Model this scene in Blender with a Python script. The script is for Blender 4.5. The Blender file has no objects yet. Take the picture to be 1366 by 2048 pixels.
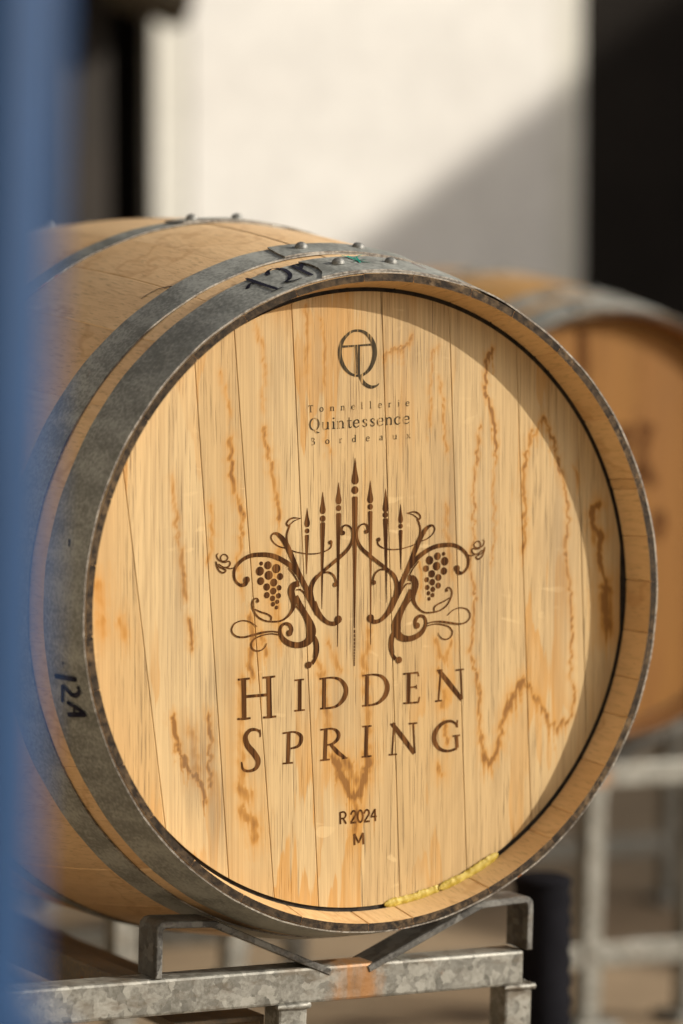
import bpy, bmesh, math, random
import numpy as np
from mathutils import Vector, Matrix

sc = bpy.context.scene
col = sc.collection
ZA = 0.69                       # height of the main barrel's axis above the yard
SLOPE = math.radians(1.8)       # the yard falls gently to the right

# ------------------------------------------------------------------ camera
cam = bpy.data.cameras.new('camera'); co = bpy.data.objects.new('camera', cam); col.objects.link(co)
rt, up, fw = Vector((0.87122, -0.49089, 0.00004)), Vector((0.0312, 0.05546, 0.99797)), Vector((0.4899, 0.86945, -0.06363))
m3 = Matrix((rt, up, -fw)).transposed()
co.matrix_world = Matrix.Translation((-1.3996, -2.40599, 0.25763 + ZA)) @ m3.to_4x4()
cam.sensor_fit = 'VERTICAL'; cam.sensor_height = 36.0; cam.lens = 112.51
cam.clip_start = 0.05; cam.clip_end = 500
cam.dof.use_dof = True; cam.dof.focus_distance = 2.79; cam.dof.aperture_fstop = 2.5
sc.camera = co

# ------------------------------------------------------------------ sky and sun
SUN = Vector((1.35, -1.0, 0.70)).normalized()
w = bpy.data.worlds.new('World'); sc.world = w; w.use_nodes = True
nt = w.node_tree; bg = nt.nodes['Background']
sky = nt.nodes.new('ShaderNodeTexSky'); sky.sky_type = 'NISHITA'; sky.sun_disc = False
sky.sun_elevation = math.asin(SUN.z); sky.sun_rotation = math.atan2(SUN.x, SUN.y)
sky.air_density = 1.0; sky.dust_density = 4.0; sky.ozone_density = 0.6
hs = nt.nodes.new('ShaderNodeHueSaturation'); hs.inputs['Saturation'].default_value = 0.45
nt.links.new(sky.outputs[0], hs.inputs['Color']); nt.links.new(hs.outputs[0], bg.inputs['Color'])
bg.inputs['Strength'].default_value = 0.12
sl = bpy.data.lights.new('sun', 'SUN'); sl.energy = 4.9; sl.angle = math.radians(0.53); sl.color = (1.0, 0.92, 0.80)
so = bpy.data.objects.new('sun', sl); col.objects.link(so)
so.rotation_euler = SUN.to_track_quat('Z', 'Y').to_euler()
sc.view_settings.view_transform = 'Standard'; sc.view_settings.look = 'None'
sc.view_settings.exposure = -0.08; sc.view_settings.gamma = 1.0
sc.render.resolution_x = 683; sc.render.resolution_y = 1024

SPEARS = [{"tip":[[-1002,12645,21],[-1001,11508,365],[-1001,10693,664],[-1001,10422,531],[-1001,10306,232]],"ball":[-1023,9804,353],"shaft":[[-1023,9243,373],[-1023,9127,539],[-1022,6456,457],[-1043,2580,291],[-1063,-2372,104]]},{"tip":[[-2662,10525,21],[-2662,9613,295],[-2662,8982,537],[-2662,8712,430],[-2662,8596,188]],"ball":[-2662,8268,269],"shaft":[[-2662,7844,289],[-2662,7747,455],[-2707,2647,207],[-2773,-3936,42]]},{"tip":[[-4248,9740,21],[-4249,8820,294],[-4249,8182,535],[-4249,7913,428],[-4249,7797,187]],"ball":[-4249,7393,288],"shaft":[[-4249,7085,288],[-4249,6969,453],[-4317,2713,206],[-4340,-530,41]]},{"tip":[[-5805,8384,20],[-5805,7602,271],[-5805,7078,492],[-5806,6809,394],[-5806,6694,172]],"ball":[-5806,6368,226],"shaft":[[-5828,6042,246],[-5828,5946,369],[-5874,2583,41]]},{"tip":[[536,10614,21],[536,9654,309],[537,8985,562],[537,8713,450],[537,8597,197]],"ball":[537,8287,271],"shaft":[[538,7918,271],[538,7821,417],[586,2514,167],[591,-3916,42]]},{"tip":[[2104,9853,21],[2105,8859,311],[2106,8161,565],[2106,7889,452],[2106,7772,198]],"ball":[2062,7520,272],"shaft":[[2084,7228,314],[2084,7130,460],[2156,3231,210],[2182,-284,42]]},{"tip":[[3637,8446,21],[3638,7652,254],[3639,7119,462],[3639,6846,370],[3640,6729,162]],"ball":[3640,6475,231],"shaft":[[3640,6143,252],[3641,6045,378],[3668,2585,42]]}]
DASH = [[[-1063,-2508,125],[-1063,-2819,125]],[[-1066,-2897,125],[-1066,-3186,125]],[[-1069,-3258,125],[-1068,-3528,125]],[[-1071,-3595,125],[-1071,-3845,125]],[[-1073,-3908,125],[-1073,-4141,125]],[[-1075,-4199,125],[-1075,-4415,125]],[[-1077,-4469,125],[-1077,-4671,125]],[[-1078,-4721,125],[-1078,-4909,125]],[[-1080,-4955,125],[-1080,-5130,125]],[[-1082,-5173,125],[-1081,-5335,125]],[[-1083,-5376,125],[-1083,-5526,125]],[[-1084,-5564,125],[-1084,-5704,125]]]
STROKES = [[[-6444,7489,44],[-7164,7553,131],[-7628,7385,152],[-7849,7075,152],[-7698,6856,174]],[[-7722,6857,109],[-7455,7032,98],[-7107,7286,98],[-6444,7489,44]],[[-7536,6932,174],[-7815,6207,163],[-7816,5594,174],[-7631,4974,152]],[[-7631,4903,87],[-7167,4651,87],[-6470,4481,87],[-5654,4358,99],[-4719,4374,99],[-3898,4580,110],[-3451,4872,143],[-3369,5250,154]],[[-7863,4932,98],[-8557,5110,98],[-9110,5467,98],[-9374,5904,119],[-9189,6244,152],[-8786,6220,260],[-8324,5867,391],[-7862,5238,457],[-7516,4561,458],[-7168,3832,436],[-6704,2790,459],[-6123,1741,460],[-5598,794,504],[-5131,-255,505],[-4722,-943,484]],[[-5173,115,519],[-4815,-712,520],[-4302,-1349,424],[-3685,-1776,348],[-3067,-1860,387],[-2653,-1582,484]],[[-6908,1269,96],[-6450,1249,134],[-6042,854,134],[-5532,41,134],[-4918,-1068,115]],[[-6763,2741,437],[-7575,3490,414],[-8558,4070,391],[-9480,4390,390],[-10515,4480,368],[-11431,4403,345],[-12231,4059,301],[-12802,3523,279],[-12997,2944,236],[-12862,2330,215],[-12407,1925,237],[-11951,1967,366],[-11756,2284,431]],[[-6682,1918,109],[-7111,2551,109],[-7691,3188,76]],[[-12882,3496,86],[-13314,3382,97],[-13768,3481,118]],[[-14524,4753,64],[-14683,4567,96],[-14503,4197,107],[-14107,4040,129],[-13733,4107,107],[-13596,4354,96],[-13800,4594,96],[-14106,4616,96],[-14299,4391,96],[-14209,4084,96]],[[-14504,3833,86],[-13995,3520,118],[-13530,3573,129],[-13359,3849,107],[-13506,4027,97],[-13824,3948,107],[-14221,3984,86]],[[-14775,4086,53],[-14663,3617,96],[-14392,3203,118],[-14030,3046,139],[-13803,3250,129],[-14097,3413,107],[-14505,3611,86],[-14752,4065,53]],[[-6602,1794,440],[-7141,1683,554],[-7386,1200,611],[-7244,567,535],[-7143,24,421],[-7316,-506,287],[-7774,-1023,191],[-8383,-1352,153],[-9192,-1403,133],[-9999,-1274,133],[-10702,-884,133],[-11153,-239,132],[-11252,300,132],[-11051,647,114],[-10750,678,114],[-10619,476,133]],[[-11002,-228,95],[-10400,-497,123],[-9796,-704,133],[-9393,-964,133],[-9394,-1304,124]],[[-6939,732,382],[-6451,-187,460],[-5941,-1019,518],[-5533,-1759,653],[-5349,-2398,769],[-5513,-3020,711],[-5943,-3413,615],[-6658,-3574,498],[-7370,-3465,478],[-7980,-3164,439],[-8385,-2696,343],[-8506,-2197,286],[-8333,-1775,248],[-7927,-1625,248],[-7541,-1796,306],[-7369,-2163,325],[-7491,-2471,382]],[[-6960,-119,115],[-6451,-636,134],[-6044,-1284,153],[-5789,-2106,134],[-5840,-2824,77]],[[-5277,-2672,192],[-4919,-3321,366],[-4817,-4138,347],[-5022,-4849,289],[-5351,-5282,327]],[[-5175,-3128,96],[-5073,-3944,116],[-5176,-4750,77]],[[-8536,-2374,114],[-9294,-2247,114],[-10202,-2292,171],[-11107,-2452,189],[-12009,-2602,151],[-12708,-2522,132],[-13156,-2189,113],[-13225,-1786,113],[-12905,-1357,113],[-12206,-1169,94],[-11506,-1291,85],[-10955,-1630,76],[-10784,-1772,66]],[[-8587,-2578,95],[-9396,-2448,95],[-10303,-2554,114],[-11007,-2813,114],[-11329,-3216,114],[-11229,-3623,114],[-10808,-3868,114],[-10305,-3805,95],[-9952,-3510,76],[-9821,-3231,57]],[[-2308,6140,177],[-2344,6378,155],[-2226,6653,144],[-1895,6745,133],[-1481,6556,133],[-1244,6083,177],[-1303,5362,221],[-1717,4654,288],[-2485,4012,309],[-3310,3425,287],[-4075,2889,286],[-4720,2401,286],[-5212,1805,285],[-5423,1095,329],[-5330,268,439]],[[-5657,1207,132],[-5305,2014,110],[-4837,2509,88]],[[-4251,2639,132],[-3664,2667,154],[-3134,2336,154],[-2898,1707,155]]]
BALLS = [[-3487,5306,187],[-2705,-1516,348],[-11767,2355,291],[-10700,453,133],[-7573,-2467,287],[-5699,-5371,308],[-2226,6075,199],[-3004,1578,221]]
GRAPES = [[-10344,3701,184],[-9689,3522,358],[-8859,3204,402],[-10471,3044,400],[-9610,2653,401],[-8491,2495,305],[-10392,2176,346],[-9104,1999,348],[-9807,1642,325],[-8584,1518,239],[-9162,1257,304],[-9797,927,282],[-8643,826,239],[-9232,627,250],[-8771,310,196],[-9199,115,206],[-8841,-187,174]]
LETTERS = {"h":[[[[-12058,-6245,422],[-12028,-9694,422]],[[-9631,-6217,460],[-9543,-9685,460]],[[-12006,-7789,246],[-9577,-7751,248]],[[-12652,-6261,158],[-12058,-6262,193],[-11481,-6228,158]],[[-10230,-6233,159],[-9612,-6235,194],[-8974,-6188,159]],[[-12697,-9685,158],[-12028,-9711,194],[-11413,-9683,159]],[[-10180,-9711,159],[-9543,-9718,195],[-8885,-9693,160]]],[[[-6559,-6642,339],[-6561,-9319,339]],[[-7070,-6646,142],[-6122,-6617,143]],[[-7092,-9320,143],[-6048,-9301,143]]],[[[-4103,-6699,341],[-4142,-9267,341]],[[-4581,-6671,143],[-3318,-6626,162],[-2454,-6894,288],[-1934,-7632,433],[-2069,-8416,433],[-2646,-9039,288],[-3357,-9265,180],[-4524,-9294,144]]],[[[231,-6692,345],[194,-9263,345]],[[-273,-6629,145],[931,-6596,164],[1808,-6866,292],[2277,-7572,438],[2141,-8413,438],[1517,-9038,292],[797,-9266,182],[-272,-9302,145]]],[[[4513,-6678,349],[4458,-9319,349]],[[3903,-6712,147],[5480,-6664,166]],[[5440,-6628,110],[5520,-7008,166]],[[4515,-7957,147],[5344,-7920,147]],[[5284,-7746,110],[5305,-8140,110]],[[3927,-9337,147],[5544,-9333,166]],[[5622,-8842,111],[5505,-9331,166]]],[[[7821,-6692,167],[7588,-9337,167]],[[7662,-6615,370],[8822,-7951,446],[10028,-9346,373]],[[9921,-6672,167],[10069,-9332,168]],[[7423,-6602,148],[8020,-6583,148]],[[9379,-6676,149],[10262,-6639,149]],[[7230,-9350,148],[7967,-9325,148]]]],"s":[[[[-10464,-11407,124],[-10501,-10989,177],[-10893,-10730,229],[-11490,-10758,317],[-11901,-11263,405],[-11717,-12039,493],[-11084,-12780,530],[-10674,-13475,477],[-10899,-14092,336],[-11553,-14295,229],[-12131,-14104,211],[-12297,-13444,123]],[[-10500,-10739,141],[-10464,-11324,124]]],[[[-7642,-11175,338],[-7740,-13880,339]],[[-8265,-11218,142],[-7131,-11175,160],[-6487,-11519,322],[-6431,-12009,357],[-6754,-12457,250],[-7474,-12609,143]],[[-8269,-13876,142],[-7210,-13867,143]]],[[[-3951,-11164,342],[-4048,-13852,342]],[[-4506,-11161,144],[-3319,-11137,162],[-2723,-11513,325],[-2723,-12036,325],[-3281,-12472,216],[-3856,-12534,144]],[[-3511,-12456,252],[-2743,-13267,361],[-1972,-13810,217]],[[-4526,-13853,144],[-3550,-13836,144]],[[-2319,-13837,127],[-1760,-13825,127]]],[[[195,-11144,345],[100,-13835,346]],[[-271,-11148,145],[681,-11142,146]],[[-327,-13840,145],[683,-13824,146]]],[[[2986,-11188,165],[2794,-13816,165]],[[2790,-11090,366],[3971,-12480,441],[5097,-13906,369]],[[4974,-11212,166],[5117,-13890,166]],[[2594,-11128,146],[3124,-11111,147]],[[4501,-11199,147],[5389,-11188,147]],[[2421,-13842,146],[3284,-13850,147]]],[[[9514,-11813,130],[9392,-11495,205],[8791,-11233,242],[7932,-11436,334],[7256,-12148,444],[7198,-12968,445],[7738,-13674,315],[8638,-13925,223],[9559,-13746,224]],[[9476,-12637,335],[9559,-13712,336]],[[9075,-12611,149],[9877,-12577,149]],[[9572,-11179,130],[9574,-11868,130]]]],"r":[[[[-2511,-18577,163],[-2473,-19664,163]],[[-2511,-18628,145],[-2126,-18607,145],[-1933,-18859,163],[-2087,-19135,145],[-2434,-19176,145]],[[-2203,-19177,163],[-1894,-19676,163]]],[[[-1430,-18898,163],[-1256,-18606,163],[-1004,-18643,164],[-946,-18936,164],[-1159,-19259,164],[-1430,-19594,163]],[[-1468,-19625,163],[-868,-19622,164]]],[[[-461,-18583,164],[-364,-18631,164],[-282,-18751,164],[-227,-18926,164],[-208,-19130,164],[-227,-19330,164],[-282,-19497,164],[-364,-19604,164],[-460,-19637,164],[-557,-19589,164],[-639,-19468,164],[-694,-19293,164],[-713,-19090,164],[-694,-18890,164],[-639,-18723,164],[-557,-18616,164],[-461,-18583,164]]],[[[-92,-18901,164],[83,-18625,164],[336,-18645,164],[434,-18942,164],[220,-19265,164],[-52,-19601,164]],[[-91,-19632,164],[512,-19629,164]]],[[[1038,-18563,164],[1078,-19673,165]],[[999,-18611,146],[629,-19246,146]],[[590,-19260,146],[1234,-19243,146]]],[[[-1042,-21647,182],[-1081,-20624,182]],[[-1061,-20625,164],[-634,-21476,164]],[[-634,-21476,164],[-207,-20610,164]],[[-188,-20611,182],[-148,-21653,182]]]]}
LOGO = [[[-825,23788,206],[7,23592,276],[712,22883,398],[992,21836,433],[658,20713,346],[9,20028,242],[-731,19826,190],[-1562,20075,241],[-2243,20818,343],[-2537,21860,360],[-2280,22866,309],[-1563,23582,223],[-825,23788,206]],[[-2280,22386,189],[-732,22473,155],[713,22561,190]],[[-991,22410,241],[-953,20005,207]],[[-658,22409,276],[-620,19873,241]],[[-620,19905,241],[-83,19161,328],[567,18831,294],[1125,18921,173],[1422,19127,69]]]
TXT = [["T",[-5446,16705],[0,606],[692,31]],["o",[-4370,16750],[0,607],[695,31]],["n",[-3308,16795],[0,608],[698,31]],["n",[-2243,16839],[0,609],[700,31]],["e",[-1173,16884],[0,610],[703,31]],["l",[-322,16920],[0,611],[705,31]],["l",[568,16957],[0,612],[707,31]],["e",[1536,16997],[-1,613],[709,31]],["r",[2526,17039],[-1,614],[712,31]],["i",[3426,17077],[-1,615],[714,31]],["e",[4347,17115],[-1,616],[716,32]],["Q",[-5082,15135],[1,1053],[1206,50]],["u",[-3950,15186],[0,1055],[1210,50]],["i",[-3162,15221],[0,1057],[1214,50]],["n",[-2445,15252],[0,1058],[1217,50]],["t",[-1598,15290],[0,1060],[1220,50]],["e",[-859,15323],[0,1061],[1224,51]],["s",[-25,15360],[-1,1063],[1227,51]],["s",[755,15394],[-1,1064],[1230,51]],["e",[1575,15431],[-1,1065],[1234,51]],["n",[2434,15469],[-1,1067],[1238,51]],["c",[3334,15509],[-1,1069],[1241,51]],["e",[4236,15549],[-2,1070],[1245,52]],["B",[-5229,13861],[0,607],[693,27]],["o",[-3785,13919],[0,608],[697,27]],["r",[-2445,13974],[0,610],[700,27]],["d",[-1099,14028],[0,611],[703,28]],["e",[291,14084],[0,613],[707,28]],["a",[1632,14138],[-1,614],[710,28]],["u",[3035,14195],[-1,615],[714,28]],["x",[4446,14252],[-1,617],[717,28]]]
MIRROR = [[-0.98074,-0.01517],[0.0075,1.0139],[-0.02077,-0.00064]]
STAINS = [[0.9,3.2,[0.1858,0.157],[0.174,0.1427],[0.1682,0.127],[0.1651,0.1021],[0.1673,0.0793],[0.1664,0.043]],[1,3.2,[0.1858,0.157],[0.194,0.1432],[0.2006,0.1262],[0.2072,0.1055],[0.2123,0.0825],[0.2146,0.0642],[0.2114,0.0482],[0.2126,0.0275],[0.2171,-0.0002],[0.2173,-0.0278],[0.2185,-0.0509],[0.217,-0.0761],[0.2215,-0.0926],[0.2199,-0.1063],[0.2156,-0.1199],[0.2019,-0.1246],[0.1943,-0.1241],[0.1898,-0.1137],[0.1816,-0.0994],[0.1707,-0.085],[0.168,-0.0771]],[1.2,4.5,[0.168,-0.0771],[0.1573,-0.0865],[0.1509,-0.0975],[0.144,-0.1154],[0.1403,-0.138],[0.1307,-0.151],[0.1243,-0.146],[0.12,-0.1275]],[0.9,3,[0.12,-0.1275],[0.1178,-0.1046],[0.1199,-0.0889],[0.1145,-0.0681],[0.1091,-0.0497],[0.1112,-0.025],[0.1143,-0.0003],[0.1089,0.027],[0.113,0.0584],[0.1119,0.0945],[0.1165,0.1303],[0.118,0.1483]],[1.5,2.2,[0.1326,0.2231],[0.1263,0.2124],[0.1247,0.198],[0.1248,0.1836],[0.128,0.1733],[0.1318,0.1584],[0.135,0.1466],[0.1361,0.1299]],[0.6,2.5,[0.1361,0.1299],[0.1325,0.0939],[0.1353,0.0622],[0.1322,0.0307]],[0.7,3,[0.0754,0.2239],[0.0697,0.2181],[0.0677,0.1986],[0.0667,0.1804],[0.0657,0.1537]],[0.7,3,[0.0765,0.1958],[0.0797,0.1789],[0.0787,0.1624],[0.0818,0.1463],[0.0839,0.131]],[1,4,[-0.1332,0.1444],[-0.1318,0.1168],[-0.1289,0.1012],[-0.1251,0.0899],[-0.1212,0.0828]],[0.7,4,[-0.1212,0.0828],[-0.1222,0.0665],[-0.1262,0.0406],[-0.1218,0.0145]],[0.9,4,[-0.102,0.1524],[-0.0981,0.1385],[-0.0933,0.1206],[-0.0889,0.0957],[-0.086,0.0739]],[0.5,4,[-0.1092,0.2473],[-0.1005,0.2214],[-0.0995,0.1955],[-0.1035,0.1697]],[0.6,3,[-0.1432,0.2046],[-0.1374,0.1874],[-0.1346,0.1659]],[1.5,7,[-0.0312,-0.1362],[-0.0252,-0.149],[-0.0181,-0.1606],[-0.0125,-0.1713]],[1.5,7,[0.0028,-0.1385],[0.0013,-0.1554],[-0.0038,-0.1693],[-0.011,-0.1723]],[1,8,[-0.01,-0.1701],[-0.0089,-0.1858],[-0.0099,-0.2036]],[0.9,12,[-0.0201,-0.1405],[-0.0074,-0.157]],[0.7,9,[-0.0453,-0.0548],[-0.0378,-0.095],[-0.0312,-0.1362]],[0.6,8,[0.0027,-0.0264],[-0.0008,-0.0573],[0.0027,-0.0886],[0.0028,-0.1385]],[1.3,3.5,[-0.1892,-0.0938],[-0.1864,-0.1117],[-0.1816,-0.1249],[-0.1745,-0.1358],[-0.1673,-0.1441],[-0.1611,-0.1523],[-0.1563,-0.1657]],[1.1,4.5,[-0.1551,-0.0912],[-0.1532,-0.1117],[-0.1547,-0.1385],[-0.1519,-0.153]],[0.5,14,[-0.1705,-0.1041],[-0.1658,-0.139]],[1,4,[-0.1721,-0.0078],[-0.1717,-0.0302]],[0.7,4,[-0.181,0.0513],[-0.1773,0.0298],[-0.1769,0.0104]],[0.6,4,[-0.1889,0.1114],[-0.1857,0.0772],[-0.1829,0.0514]],[0.8,11,[-0.1237,-0.1573],[-0.1149,-0.1645]],[0.9,10,[-0.1218,-0.178],[-0.111,-0.1867],[-0.1095,-0.1991]],[0.6,10,[-0.122,-0.0637],[-0.1245,-0.094],[-0.1222,-0.1508]],[0.8,6,[-0.1146,-0.0075],[-0.1122,-0.0251],[-0.1161,-0.0422],[-0.1122,-0.0577]],[0.7,5,[-0.1048,-0.0254],[-0.0999,-0.0431]],[0.8,2.5,[0.0198,0.2171],[0.0305,0.2193],[0.0408,0.2218],[0.049,0.2315]],[1.4,5,[0.2469,0.0774],[0.2403,0.0725],[0.2398,0.0656],[0.2415,0.0596],[0.2449,0.0507],[0.2509,0.0487],[0.2488,0.0308],[0.2517,0.0196],[0.2557,0.006]],[1.3,11,[0.2557,0.0014],[0.2547,-0.018],[0.2565,-0.0366]],[0.7,4,[0.2214,0.1143],[0.2248,0.1005]],[0.6,5,[0.0825,0.0819],[0.0846,0.0706],[0.0826,0.0617],[0.0878,0.0414],[0.0905,0.0188]],[0.7,6,[0.0713,-0.0388],[0.0776,-0.0481],[0.0828,-0.0574],[0.0881,-0.0441]],[0.7,7,[0.0776,-0.0661],[0.0819,-0.0889],[0.0787,-0.0977]],[0.8,5,[0.0804,-0.1113],[0.083,-0.1205],[0.0846,-0.1297]],[0.9,6,[0.0778,-0.1518],[0.0799,-0.1588]],[0.6,6,[-0.0378,-0.0354],[-0.0302,-0.0468],[-0.0252,-0.0604]],[0.6,4,[-0.0452,0.2472],[-0.0392,0.2254],[-0.0412,0.1949]],[0.5,4,[-0.0377,0.1687],[-0.0402,0.1469],[-0.0352,0.1336]],[0.5,6,[-0.1531,0.089],[-0.1508,0.0674],[-0.1542,0.0417]],[0.5,10,[-0.2388,-0.0059],[-0.2352,-0.0189]],[0.5,14,[-0.2573,0.0246],[-0.2552,-0.0136]],[0.5,9,[-0.085,0.0478],[-0.091,0.0131],[-0.0851,-0.0308]],[0.6,3,[0.0514,0.0427],[0.0592,0.0201],[0.0556,-0.0021]],[0.6,4,[-0.0601,0.2559],[-0.0561,0.2255],[-0.0591,0.1994]]]
MARKS = {"12A_top":[[0.0042,[110.83,0.0553],[110.69,0.0309],[110.42,0.009]],[0.0042,[110.79,0.0427],[112.09,0.04],[113.27,0.034]],[0.0042,[111.72,0.0086],[110.56,0.0079],[109.32,0.0084]],[0.0042,[107.88,0.0433],[106.93,0.0522],[105.57,0.0545],[104.63,0.0466],[105.2,0.031],[106.6,0.0201],[107.8,0.0172]],[0.0042,[107.8,0.0172],[106.64,0.0135],[104.75,0.0135]],[0.0042,[102.96,0.0123],[102.76,0.0293],[102.58,0.0497]],[0.0042,[102.58,0.0497],[100.35,0.0504],[97.92,0.0494]],[0.0042,[102.73,0.034],[101.78,0.0408],[100.69,0.0499]]],"12A_side":[[0.0045,[-170.22,0.0438],[-170.03,0.0299],[-169.82,0.0151]],[0.0045,[-168.73,0.0161],[-167.82,0.0146],[-167.12,0.0208],[-167.31,0.0267],[-168.08,0.0315],[-168.79,0.0357]],[0.0045,[-168.79,0.0357],[-167.23,0.0381],[-165.8,0.041]],[0.0045,[-163.73,0.038],[-163.81,0.0255],[-163.89,0.013]],[0.0045,[-163.89,0.013],[-164.97,0.0229],[-165.9,0.0346]],[0.0045,[-165.18,0.0267],[-163.82,0.029]],[0.0045,[-172.57,0.0307],[-172.35,0.0296]]],"tick":[[0.003,[167.33,0.028],[168.5,0.0262]]],"green":[[0.0026,[91.87,0.0504],[91.76,0.0333],[90.39,0.0227]],[0.0026,[92.19,0.0397],[88.56,0.055]],[0.0026,[93.1,0.0289],[89.64,0.0373]],[0.0026,[90.71,0.0456],[92.27,0.0236]],[0.0026,[91.88,0.0374],[90.7,0.0353]],[0.0026,[92.07,0.0319],[90.92,0.0294]],[0.0026,[92.71,0.053],[91.96,0.0419]]],"red":[[0.0015,[79.96,0.0444],[79.8,0.0325],[79.65,0.0206]]],"pen":[[0.002,[118.09,0.1168],[119.3,0.1268],[120.4,0.1301],[122.83,0.1315]]]}

# ------------------------------------------------------------------ helpers
def new_obj(name, me, mats, parent=None):
    o = bpy.data.objects.new(name, me); col.objects.link(o)
    for m in (mats if isinstance(mats, (list, tuple)) else [mats]): 
        if m.name not in [s.name for s in me.materials if s]: me.materials.append(m)
    if parent: o.parent = parent
    return o
def empty(name, loc=(0, 0, 0), rot=(0, 0, 0)):
    o = bpy.data.objects.new(name, None); col.objects.link(o); o.empty_display_size = 0.1
    o.location = loc; o.rotation_euler = rot
    return o
def tag(o, label=None, cat=None, group=None, kind=None):
    for k, v in (('label', label), ('category', cat), ('group', group), ('kind', kind)):
        if v: o[k] = v
    return o
def kids(o): return [c for c in bpy.data.objects if c.parent == o]
def copy_tree(o, parent=None):
    c = o.copy(); col.objects.link(c)
    if parent: c.parent = parent
    for ch in kids(o): copy_tree(ch, c)
    return c
def finish(bm, name, smooth=None):
    me = bpy.data.meshes.new(name); bm.normal_update(); bm.to_mesh(me); bm.free()
    if smooth is not None:
        me.polygons.foreach_set('use_smooth', [True] * len(me.polygons))
        try: me.set_sharp_from_angle(angle=math.radians(smooth))
        except Exception: pass
    return me
def box_bm(bm, x0, x1, y0, y1, z0, z1, bev=0.0):
    r = bmesh.ops.create_cube(bm, size=1.0)
    vs = r['verts']
    bmesh.ops.scale(bm, vec=(x1 - x0, y1 - y0, z1 - z0), verts=vs)
    bmesh.ops.translate(bm, vec=((x0 + x1) / 2, (y0 + y1) / 2, (z0 + z1) / 2), verts=vs)
    if bev:
        es = list({e for v in vs for e in v.link_edges})
        bmesh.ops.bevel(bm, geom=es, offset=bev, segments=2, profile=0.5, affect='EDGES', clamp_overlap=True)
def box(name, dims, mat, parent=None, bev=0.002):
    bm = bmesh.new(); box_bm(bm, *dims, bev)
    return new_obj(name, finish(bm, name, None), mat, parent)
def sweep_me(name, outline, y0, y1, bev=0.0008):
    """closed outline in x,z extruded along y"""
    bm = bmesh.new()
    a = [bm.verts.new((x, y0, z)) for x, z in outline]; b = [bm.verts.new((x, y1, z)) for x, z in outline]
    n = len(outline)
    f1 = bm.faces.new(a); f2 = bm.faces.new(b[::-1])
    for i in range(n): bm.faces.new((a[i], b[i], b[(i + 1) % n], a[(i + 1) % n]))
    bmesh.ops.recalc_face_normals(bm, faces=bm.faces)
    if bev:
        es = [e for e in bm.edges if len(e.link_faces) == 2 and (f1 in e.link_faces or f2 in e.link_faces)]
        bmesh.ops.bevel(bm, geom=es, offset=bev, segments=1, profile=0.5, affect='EDGES')
    return finish(bm, name, 35)
def strip_outline(path, t):
    """thick band below a polyline path (x,z)"""
    P = np.array(path, float); n = len(P)
    T = np.gradient(P, axis=0); 
    off = []
    for i in range(n):
        d0 = P[i] - P[max(i - 1, 0)]; d1 = P[min(i + 1, n - 1)] - P[i]
        if i == 0: d0 = d1
        if i == n - 1: d1 = d0
        d0 = d0 / np.linalg.norm(d0); d1 = d1 / np.linalg.norm(d1)
        n0 = np.array([d0[1], -d0[0]]); n1 = np.array([d1[1], -d1[0]])
        b = n0 + n1; b /= np.linalg.norm(b)
        off.append(P[i] + b * t / max(0.4, b @ n0))
    return [tuple(q) for q in P] + [tuple(q) for q in off[::-1]]

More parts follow.
